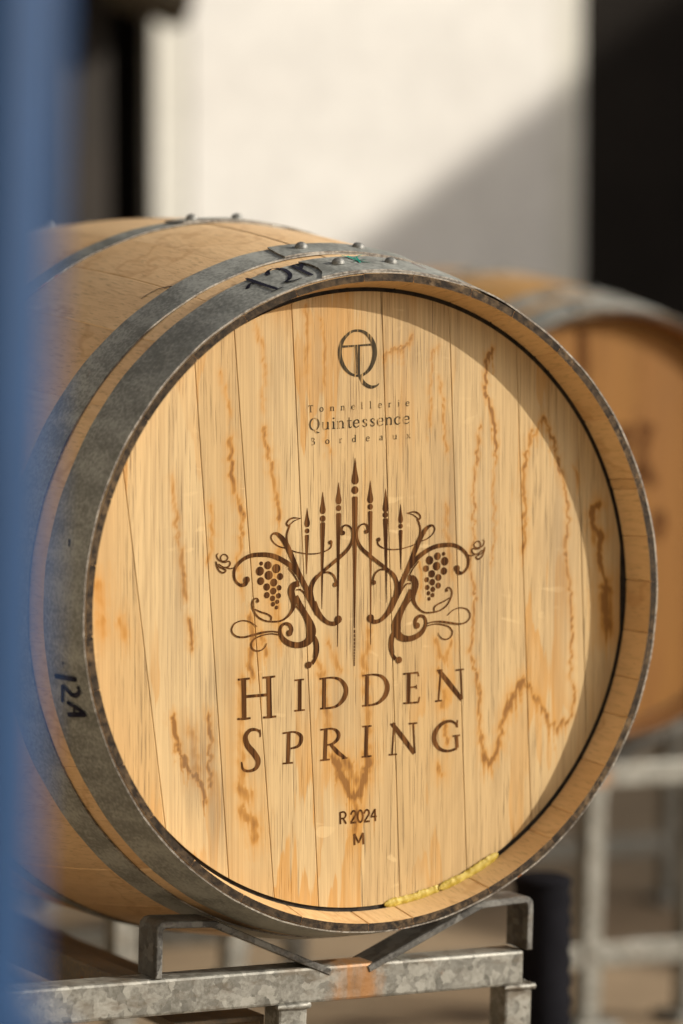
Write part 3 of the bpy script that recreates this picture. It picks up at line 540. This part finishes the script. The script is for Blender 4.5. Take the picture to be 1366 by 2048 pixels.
def make_barrel(label, mats, seed, joints, seams, cell, stains):
    rnd = random.Random(seed)
    sm, hm, rm = mats
    root = tag(empty('wine_barrel'), label, 'barrel', 'oak wine barrels on the steel racks')
    J = sorted(a % 360 for a in joints)
    full = []
    for i, a in enumerate(J):
        b = J[(i + 1) % len(J)] + (360 if i == len(J) - 1 else 0)
        n = max(1, int(round((b - a) / 12.5))) if b - a > 20 else 1
        cuts = [a + (b - a) * (k + (rnd.uniform(-.22, .22) if 0 < k < n else 0)) / n for k in range(n)]
        full += cuts
    full.append(full[0] + 360)
    for a, b in zip(full[:-1], full[1:]):
        me, MI = stave_mesh('stave', a, b, rnd)
        o = new_obj('stave', me, [sm, END, rm], root)
        me.polygons.foreach_set('material_index', MI)
        bm = bmesh.new(); bm.from_mesh(me); bmesh.ops.recalc_face_normals(bm, faces=bm.faces); bm.to_mesh(me); bm.free()
        me.polygons.foreach_set('use_smooth', [True] * len(me.polygons)); me.set_sharp_from_angle(angle=math.radians(24))
    lines = [(-.2700, 0)] + [seam_line(s) for s in seams] + [(.2700, 0)]
    for a, b in zip(lines[:-1], lines[1:]):
        o = new_obj('head_board', head_board(a, b, cell, stains), hm, root)
    for a, b in zip(np.linspace(-.27, .27, 8)[:-1], np.linspace(-.27, .27, 8)[1:]):   # the far head
        o = new_obj('head_board', head_board((a, 0), (b, 0), .02, False), hm, root)
        o.rotation_euler = (0, 0, math.pi); o.location = (0, BL, 0)
    for yy in (HY + .0052, BL - HY - .0052):                                    # rush packing between head and staves
        bm = bmesh.new()
        rr = [(.2690, yy - .003), (.2785, yy - .003), (.2785, yy + .003), (.2690, yy + .003)]
        n = 72; R_ = [[bm.verts.new((r * math.cos(2 * math.pi * i / n), y, r * math.sin(2 * math.pi * i / n))) for r, y in rr] for i in range(n)]
        for i in range(n):
            for k in range(4): bm.faces.new((R_[i][k], R_[i][(k + 1) % 4], R_[(i + 1) % n][(k + 1) % 4], R_[(i + 1) % n][k]))
        bmesh.ops.recalc_face_normals(bm, faces=bm.faces)
        new_obj('caulking_ring', finish(bm, 'caulking_ring', 40), CAULK, root)
    hoops = []
    for rear in (False, True):
        for y0, y1, lap, slant, laplen, cut, riv in ((.0006, .053, 100.9, -1.6, 27, 1.6, (96.0, 85.8)), (.075, .115, 101.0, -1.0, 21, 0, (95.6, 84.9)), (.293, .3225, 98.2, .9, 16, 0, (95.4, 87.3))):
            h = new_obj('hoop', hoop_mesh(y0, y1, lap, slant, laplen, rear, cut), [HOOP, HOOPR], root)
            for a in riv:
                ym = (y0 + y1) / 2 + .002; r = Rw(ym) + 2 * TH + .0011
                if rear: ym = BL - ym
                ar = math.radians(a)
                q = new_obj('rivet', RIV, RIVET, h)
                q.location = (r * math.cos(ar), ym, r * math.sin(ar)); q.rotation_euler = (0, math.radians(90 - a), 0)
            hoops.append(h)
    return root, hoops

barrel, hoops = make_barrel('large pale oak barrel in front with a burnt grape and spear brand on its head', (STAVE, HEAD, RIM), 4, JOINTS, SEAMS, .0016, True)
barrel.location = (0, 0, ZA)

# brand, monogram and lettering on the head
YP = HY - .00025
for s in SPEARS:
    P = Print(YP); P.ribbon(s['tip']); P.dot(s['ball']); P.ribbon(s['shaft'], True); P.obj('brand_spear', BRAND, barrel)
P = Print(YP)
for s in DASH: P.ribbon(s, True)
P.obj('brand_dashes', BRAND, barrel)['kind'] = 'stuff'
MX = np.array(MIRROR)
def mir(pt): q = np.array([pt[0], pt[1], 1e5]) @ MX; return [q[0], q[1], pt[2] * .99]
for fn in (lambda q: q, mir):
    P = Print(YP - 1.2e-4)
    for s in STROKES: P.ribbon([fn(q) for q in s])
    for s in BALLS: P.dot(fn(s))
    P.obj('brand_scroll', BRAND, barrel)
    for s in GRAPES:
        P = Print(YP); P.dot(fn(s)); P.obj('brand_grape', BRAND, barrel)
for key, nm in (('h', 'brand_letter'), ('s', 'brand_letter'), ('r', 'vintage_letter')):
    for letter in LETTERS[key]:
        P = Print(YP)
        for s in letter: P.ribbon(s)
        P.obj(nm, BRAND, barrel)
P = Print(YP)
for s in LOGO: P.ribbon(s)
P.obj('cooper_monogram', BRANDK, barrel)
def ell(cx, cz, rx, rz, w1, w2): return [(cx + rx * math.sin(t), cz + rz * math.cos(t), w1 + (w2 - w1) * abs(math.sin(t))) for t in np.linspace(0, 2 * math.pi, 13)]
GL = {'T': [[(-.34, .97, .07), (.34, .97, .07)], [(0, .97, .11), (0, 0, .11)], [(-.16, .02, .05), (.16, .02, .05)], [(-.33, .97, .05), (-.35, .8, .05)], [(.33, .97, .05), (.35, .8, .05)]],
 'o': [ell(0, .31, .25, .30, .05, .11)],
 'n': [[(-.2, .6, .1), (-.2, 0, .1)], [(-.2, .45, .05), (-.06, .59, .07), (.12, .57, .1), (.2, .42, .1), (.2, 0, .1)], [(-.33, .02, .05), (-.08, .02, .05)], [(.08, .02, .05), (.33, .02, .05)], [(-.32, .58, .05), (-.2, .6, .06)]],
 'e': [[(-.24, .34, .05), (.22, .34, .05)], [(.22, .34, .09), (.17, .55, .08), (0, .62, .06), (-.2, .51, .1), (-.26, .3, .12), (-.18, .07, .1), (.02, 0, .07), (.23, .12, .05)]],
 'l': [[(0, 1, .1), (0, 0, .1)], [(-.15, .02, .05), (.15, .02, .05)], [(-.14, .97, .05), (0, 1, .06)]],
 'r': [[(-.1, .6, .1), (-.1, 0, .1)], [(-.1, .42, .05), (.02, .57, .07), (.2, .57, .11)], [(-.24, .02, .05), (.06, .02, .05)], [(-.22, .58, .05), (-.1, .6, .06)]],
 'i': [[(0, .6, .1), (0, 0, .1)], [(-.14, .02, .05), (.14, .02, .05)], [(-.12, .58, .05), (0, .6, .06)], [(0, .93, .12), (0, .82, .12)]],
 'Q': [ell(0, .5, .40, .49, .06, .13), [(-.02, .04, .08), (.18, -.17, .13), (.46, -.22, .04)]],
 'u': [[(-.22, .6, .1), (-.22, .18, .1), (-.09, .02, .08), (.1, .05, .06), (.2, .2, .05)], [(.2, .6, .1), (.2, 0, .1)], [(-.32, .59, .05), (-.2, .6, .05)], [(.1, .59, .05), (.2, .6, .05)], [(.2, .02, .05), (.32, .02, .05)]],
 't': [[(0, .85, .06), (0, .15, .11), (.09, .01, .09), (.24, .08, .05)], [(-.18, .58, .05), (.22, .58, .05)]],
 's': [[(.18, .46, .06), (.13, .58, .06), (0, .61, .07), (-.15, .5, .1), (-.06, .36, .11), (.12, .24, .11), (.15, .1, .1), (0, 0, .07), (-.13, .04, .06), (-.19, .16, .06)]],
 'c': [[(.22, .47, .1), (.12, .6, .06), (-.04, .61, .07), (-.23, .47, .11), (-.25, .25, .12), (-.16, .06, .1), (.02, 0, .07), (.22, .13, .05)]],
 'B': [[(-.24, .98, .06), (.08, .97, .07), (.19, .78, .11), (.04, .55, .06), (-.12, .53, .05)], [(.0, .54, .05), (.24, .38, .12), (.2, .09, .1), (-.02, .01, .07), (-.25, .02, .06)], [(-.2, .98, .04), (-.2, .6, .03)]],
 'd': [ell(-.04, .30, .21, .30, .05, .1), [(.19, 1, .1), (.19, 0, .1)], [(.06, .97, .05), (.19, 1, .05)], [(.19, .02, .05), (.3, .02, .05)]],
 'a': [[(-.2, .47, .09), (-.05, .61, .06), (.14, .54, .1), (.17, .35, .1), (.17, .06, .1), (.28, .02, .05)], [(.17, .37, .05), (-.1, .28, .07), (-.21, .14, .1), (-.1, .01, .08), (.06, .05, .06), (.17, .18, .05)]],
 'x': [[(-.22, .6, .11), (.22, 0, .11)], [(.2, .6, .05), (-.22, 0, .05)], [(-.3, .02, .04), (-.12, .02, .04)], [(.12, .02, .04), (.3, .02, .04)]]}
for ch, o_, u_, r_ in TXT:
    P = Print(YP)
    o_, u_, r_ = np.array(o_), np.array(u_), np.array(r_); h_ = math.hypot(*u_)
    for s in GL[ch]:
        P.ribbon([list(o_ + r_ * x * .92 + u_ * z) + [w_ * h_ * 1.15] for x, z, w_ in s], len(s) == 2)
    P.obj('stamped_letter', BRANDK, barrel)
L1 = TH * 2 + .0006 + .0009
cone_mark(MARKS['12A_top'], .0006, .053, TH + .00135, 'marker_writing', INK, hoops[0])
cone_mark(MARKS['12A_side'], .0006, .053, TH + .00135, 'marker_writing', INK, hoops[0])
cone_mark(MARKS['tick'], .0006, .053, TH + .00135, 'marker_tick', INK, hoops[0])
cone_mark(MARKS['green'], .0006, .053, 2 * TH + .0016, 'green_paint_dab', GREEN, hoops[0])
cone_mark(MARKS['red'], .0006, .053, 2 * TH + .0016, 'red_marker_line', RED, hoops[0])
def wood_mark(strokes, name, mat, parent):
    V, F = [], []
    for s in strokes:
        Pp = catmull(np.array(s[1:], float), 5)
        r = np.array([Rw(y) for y in Pp[:, 1]]) + .0009; ar = np.radians(Pp[:, 0])
        Q = np.stack([r * np.cos(ar), Pp[:, 1], r * np.sin(ar)], 1); N = np.stack([np.cos(ar), 0 * ar, np.sin(ar)], 1)
        T = np.gradient(Q, axis=0); S = np.cross(N, T); S /= np.linalg.norm(S, axis=1, keepdims=True)
        b = len(V)
        for i in range(len(Q)):
            wv = s[0] / 2 * (.4 + .6 * abs(math.sin(i * 1.3)))
            V += [tuple(Q[i] + S[i] * wv), tuple(Q[i] - S[i] * wv)]
            if i: F.append((b + 2 * i - 2, b + 2 * i - 1, b + 2 * i + 1, b + 2 * i))
    me = bpy.data.meshes.new(name); me.from_pydata(V, [], F); return new_obj(name, me, mat, parent)
wood_mark(MARKS['pen'], 'pen_mark', INK, barrel)
# yellow wax pressed into the groove at the lower right, two overlapping beads
for k, (a0, a1, dy) in enumerate(((-86.2, -73.6, .0), (-74.4, -60.0, -.0016))):
    bm = bmesh.new(); n = 46; m = 9; rings = []
    rs = np.random.RandomState(11 + k); lump = np.convolve(rs.rand(n + 8), np.ones(5) / 5, 'same')[4:4 + n + 1]; fine = rs.rand(n + 1, m)
    for i in range(n + 1):
        t = i / n; a = math.radians(a0 + (a1 - a0) * t)
        end = min(1, min(t, 1 - t) * 9 + .12) ** .5
        ring = []
        for j in range(m):
            ph = 2 * math.pi * j / m
            rr = .0029 * end * (.8 + .45 * lump[min(i, len(lump) - 1)]) * (1 + .35 * (fine[i, j] - .5))
            dr = rr * 1.35 * math.cos(ph); yy = rr * .62 * math.sin(ph)
            R_ = .2728 + dr
            ring.append(bm.verts.new((R_ * math.cos(a), HY - .0005 + dy + yy, R_ * math.sin(a))))
        rings.append(ring)
    for p0, p1 in zip(rings[:-1], rings[1:]):
        for j in range(m): bm.faces.new((p0[j], p0[(j + 1) % m], p1[(j + 1) % m], p1[j]))
    bm.faces.new(rings[0]); bm.faces.new(rings[-1])
    bmesh.ops.recalc_face_normals(bm, faces=bm.faces)
    new_obj('wax_bead', finish(bm, 'wax_bead', 60), WAX, barrel)

# ------------------------------------------------------------------ the second barrel, behind on the right
def ground_z(x): return -math.tan(SLOPE) * x
B2 = (1.01, 1.12)
seams2 = [((x, .2), (x + .006, -.2)) for x in (-.205, -.14, -.075, -.01, .06, .125, .19)]
barrel2, _h = make_barrel('older orange oak barrel standing blurred behind the pale branded one', (STAVE2, HEAD2, RIM2), 9, [80, 40, 0, -40, -80, -130, 170, 130], seams2, .012, False)
barrel2.location = (B2[0], B2[1], ZA + ground_z(B2[0]))
for cx, cz, hh, kind in ((.034, .112, .030, 0), (.064, .112, .034, 1), (.064, .070, .042, 2), (.045, -.004, .026, 3), (.088, -.006, .03, 0)):
    k = 1e5; P = Print(YP)
    if kind == 2: ss = [[(-.4, -.5), (0, .5), (.4, -.5)], [(-.25, -.1), (.25, -.1)]]
    elif kind == 1: ss = [[(-.3, .5), (.3, .5), (-.1, -.5)]]
    elif kind == 0: ss = [[(-.3, .4), (.25, .4), (.3, 0), (-.3, -.4), (.3, -.4)]]
    else: ss = [[(-1, .2), (-.4, -.2), (.2, .2), (.9, -.1)]]
    for s in ss: P.ribbon([(k * (cx + x * hh), k * (cz + z * hh), k * .017) for x, z in s], True)
    P.obj('stencil_mark', BRAND, barrel2)
P = Print(YP)
P.ribbon([(-.036e5, .262e5, .016e5), (-.034e5, .22e5, .020e5), (-.034e5, .185e5, .016e5), (-.034e5, .16e5, .006e5)])
P.obj('dark_drip_stain', BRAND, barrel2)

# ------------------------------------------------------------------ steel racks
def make_rack(label):
    root = tag(empty('barrel_rack'), label, 'rack', 'galvanised barrel racks in the yard')
    z = ZA
    for y0, rear in ((.045, False), (BL - .045 - .030, True)):
        y1 = y0 + .030
        box('cross_beam', (-.56, .1845, y0, y1, z - .3578, z - .3255), GALV if rear else GALVR, root, .0028)
        for sgn in (1, -1):
            t = .0062
            path = [(-.1925, z - .3253), (-.1925, z - .2850), (-.1915, z - .2800), (-.1880, z - .2765), (-.1830, z - .2755), (-.1390, z - .2775), (-.1340, z - .2785), (-.0180, z - .3285)]
            if sgn < 0: path = [(-x, zz) for x, zz in path[::-1]]
            ol = strip_outline(path, t)
            ya = y0 - .0012 if not rear else y1 + .0012 - .036
            new_obj('cradle_strap', sweep_me('cradle_strap', ol, ya, ya + .036), SHADEG, root)
        for x in (-.0700, .1660, -.545):
            p_ = box('post', (x, x + .029, y0 + .0008, y1 - .0008, .012, z - .3580), GALV, root, .0024)
            box('foot_plate', (x - .02, x + .049, y0 - .02, y1 + .02, 0.0, .012), GALV, root, .002)
            bm = bmesh.new()                                        # weld bead round the joint
            n = 40; cx, cy, hx, hy = x + .0145, (y0 + y1) / 2, .0152, .0152
            rs = np.random.RandomState(int(x * 1000) % 97); R_ = []
            for i in range(n):
                a = 2 * math.pi * i / n
                s = 1 / max(abs(math.cos(a)), abs(math.sin(a)))
                px_, py_ = cx + hx * s * math.cos(a), cy + hy * s * math.sin(a)
                r = .0024 * (.75 + .5 * rs.rand())
                R_.append([bm.verts.new((px_ + r * math.cos(q) * math.cos(a), py_ + r * math.cos(q) * math.sin(a), z - .3592 + r * math.sin(q) * 1.2)) for q in np.linspace(0, 2 * math.pi, 7)[:-1]])
            for i in range(n):
                for j in range(6): bm.faces.new((R_[i][j], R_[(i + 1) % n][j], R_[(i + 1) % n][(j + 1) % 6], R_[i][(j + 1) % 6]))
            bmesh.ops.recalc_face_normals(bm, faces=bm.faces)
            new_obj('weld_bead', finish(bm, 'weld_bead', 70), GALV, p_)
        box('lower_beam', (-.56, .1955, y0 + .004, y1 - .002, .085, .117), GALV, root, .0028)
    box('side_rail', (-.2165, -.1905, .0752, BL - .0752, z - .3560, z - .3262), RUSTP, root, .0022)
    for xa, lip in ((-.158, -1), (-.50, -1)):
        ol = [(xa, z - .372), (xa + .090, z - .372), (xa + .090, z - .420), (xa + .085, z - .420), (xa + .085, z - .377), (xa, z - .377)]
        new_obj('fork_channel', sweep_me('fork_channel', ol, .0760, BL - .0760), RUSTP, root)
    return root
rack = make_rack('galvanised steel rack holding up the pale branded barrel')
rack.location = (0, 0, 0)
def place(o, x, y):
    o.location = (x, y, ground_z(x)); o.rotation_euler = (0, SLOPE, 0)
def fix(o, x, y):   # turn about the barrel axis, not the foot
    o.rotation_euler = (0, SLOPE, 0); o.location = (x - ZA * math.sin(SLOPE), y, ground_z(x) + ZA * (1 - math.cos(SLOPE)))
fix(rack, 0, 0)
for x, y, lb in ((B2[0], B2[1], 'galvanised steel rack under the older orange barrel at right'), (.575, 1.46, 'empty galvanised rack far back at left, seen below the pale barrel'),
                 (1.78, 1.92, 'empty galvanised rack far back at right, beyond the rack of the orange barrel')):
    c = copy_tree(rack); c['label'] = lb; fix(c, x, y)
    if x == B2[0]:                                    # this one has its middle posts a hand's breadth further along
        for k in kids(c):
            if k.name.split('.')[0] in ('post', 'foot_plate') and -.1 < k.data.vertices[0].co.x < 0: k.location.x += .069

# ------------------------------------------------------------------ yard and background
bm = bmesh.new()
n = 60; vv = [[bm.verts.new((x, y, ground_z(x))) for y in np.linspace(-60, 60, n)] for x in np.linspace(-60, 60, n)]
for i in range(n - 1):
    for j in range(n - 1): bm.faces.new((vv[i][j], vv[i + 1][j], vv[i + 1][j + 1], vv[i][j + 1]))
g = new_obj('ground', finish(bm, 'ground', 60), GROUND); tag(g, kind='structure')

YW = 4.0
shed = tag(empty('shed'), 'dark charcoal shed with a white boarded door behind the barrels', 'shed')
shed.location = (0, YW, 0)
zb = -.25
box('wall', (2.882, 9.0, .05, .25, zb, 4.2), CHAR, shed, 0)
box('wall', (-7.0, 1.20, .05, .25, zb, 4.2), CHAR, shed, 0)
box('wall', (1.20, 1.722, 1.0, 1.15, zb, 4.2), CHAR, shed, 0)            # back of the dark bay left of the door
box('bay_side', (1.722, 1.742, .062, 1.15, zb, 4.2), CHAR, shed, 0)
box('bay_side', (1.18, 1.20, .252, 1.15, zb, 4.2), CHAR, shed, 0)
box('lintel', (1.20, 2.882, .052, .25, 2.5, 4.2), CHAR, shed, 0)
box('roof', (-7.3, 9.3, -.4, 3.0, 4.2, 4.32), ROOFM, shed, 0.01)
door = new_obj('door', bpy.data.meshes.new('door'), WHITE, shed)
bm = bmesh.new(); box_bm(bm, 1.83, 2.80, .075, .11, .0, 2.46, 0); bm.to_mesh(door.data); bm.free()
zz = 0.0
for i in range(13):
    h = .189
    box('plank', (1.832, 2.798, .016, .0745, zz + .0003, zz + h - .0003), WHITE, door, 0); zz += h
box('door_frame', (1.742, 1.830, .02, .12, zb, 2.5), TRIM, shed, .004)
box('door_frame', (2.80, 2.880, .02, .12, zb, 2.5), TRIM, shed, .004)
bp = box('timber_post', (1.44, 1.60, YW - .06, YW + .06, zb, 3.4), BROWNP, None, .01)
tag(bp, 'dark brown timber post in the shadowed bay beside the white door', 'post')
bm = bmesh.new()
n, mm = 24, 14
R_ = []
for i in range(mm):
    t = i / (mm - 1); R_.append([bm.verts.new((1.57 + .14 * t, YW - .16 + (.10 + .008 * math.sin(t * 19)) * math.cos(2 * math.pi * k / n), 1.655 + (.10 + .008 * math.sin(t * 23 + k)) * math.sin(2 * math.pi * k / n) + .04 * (1 - t))) for k in range(n)])
for a, b in zip(R_[:-1], R_[1:]):
    for k in range(n): bm.faces.new((a[k], b[k], b[(k + 1) % n], a[(k + 1) % n]))
bm.faces.new(R_[0]); bm.faces.new(R_[-1][::-1]); bmesh.ops.recalc_face_normals(bm, faces=bm.faces)
tp = new_obj('rolled_tarp', finish(bm, 'rolled_tarp', 60), TARP); tag(tp, 'rolled tan canvas hanging high beside the white door', 'tarp')

# black ribbed pipe standing just behind the right end of the front rack
bm = bmesh.new(); n = 28; prof = []
zt = ZA - .335 
for i in range(34):
    z_ = zt * i / 33; prof.append((.030 + (.0016 if i % 2 else -.0012), z_))
prof += [(.029, zt + .003), (.025, zt + .005)]
R_ = [[bm.verts.new((r * math.cos(2 * math.pi * k / n), r * math.sin(2 * math.pi * k / n), z_)) for k in range(n)] for r, z_ in prof]
for a, b in zip(R_[:-1], R_[1:]):
    for k in range(n): bm.faces.new((a[k], a[(k + 1) % n], b[(k + 1) % n], b[k]))
bm.faces.new(R_[-1]); bm.faces.new(R_[0][::-1])
pp = new_obj('ribbed_pipe', finish(bm, 'ribbed_pipe', 50), BLACKP); pp.location = (.440, .424, ground_z(.44))
tag(pp, 'black ribbed pipe standing upright behind the right end of the front rack', 'pipe')

# blue steel frame close to the lens at the left edge
fr = tag(empty('steel_frame'), 'blurred blue painted steel upright close by at the left edge', 'frame')
fr.location = (-.906, -1.2635, ground_z(-.909))
def tube(name, p0, p1, r, mat, parent):
    bm = bmesh.new(); n = 32; p0, p1 = Vector(p0), Vector(p1); d = (p1 - p0).normalized()
    u = d.orthogonal().normalized(); v = d.cross(u); R_ = []
    for p_ in (p0, p1): R_.append([bm.verts.new(p_ + r * (math.cos(2 * math.pi * k / n) * u + math.sin(2 * math.pi * k / n) * v)) for k in range(n)])
    for k in range(n): bm.faces.new((R_[0][k], R_[0][(k + 1) % n], R_[1][(k + 1) % n], R_[1][k]))
    bm.faces.new(R_[0][::-1]); bm.faces.new(R_[1]); bmesh.ops.recalc_face_normals(bm, faces=bm.faces)
    return new_obj(name, finish(bm, name, 50), mat, parent)
tube('upright', (-.034, .018, 0), (.034, -.018, 2.2), .026, BLUE, fr)
tube('brace', (-.010, .004, ZA - .020), (.40, -.226, .01), .007, BLUE, fr)
box('base_plate', (-.11, .05, -.06, .09, -.006, .012), BLUE, fr, .002)

# neighbouring shed to the sunny side, out of the frame: its gable throws the slanting shade on the white door
nb = tag(empty('neighbouring_shed'), 'grey gabled shed across the yard', 'shed')
nb.location = (0, -1.0, 0)
def gx(x): return ZA + .64 + 3.5 - (9.629 - x) * .671
pts = [(5.45, -1.0), (5.45, gx(5.45)), (13.25, gx(13.25)), (21.05, gx(5.45)), (21.05, -1.0)]
new_obj('gable_wall', sweep_me('gable_wall', pts, -.3, 0.0, 0), CHAR, nb)
ol = [(5.2, gx(5.2) + .01), (13.25, gx(13.25) + .01), (21.3, gx(5.2) + .01), (21.3, gx(5.2) + .08), (13.25, gx(13.25) + .08), (5.2, gx(5.2) + .08)]
new_obj('roof', sweep_me('roof', ol, -.5, .1, 0), ROOFM, nb)

# unseen pale building added at the left: the sun strikes it and it throws light back on the barrel's shaded flank
lb = tag(empty('bounce_building'), 'long sand coloured building added out of view at left to bounce light', 'building')
lb.location = (-4.6, 0, 0)
box('wall', (-.3, 0, -9, 7, -.3, 5.2), SAND, lb, 0)
box('roof', (-4, .4, -9.4, 7.4, 5.202, 5.34), ROOFM, lb, 0)
for yy in (-5, 2.5):
    d_ = box('window_frame', (.002, .05, yy - .7, yy + .7, 1.1, 2.3), TRIM, lb, 0)
    box('pane', (.052, .056, yy - .62, yy + .62, 1.18, 2.22), CHAR, d_, 0)
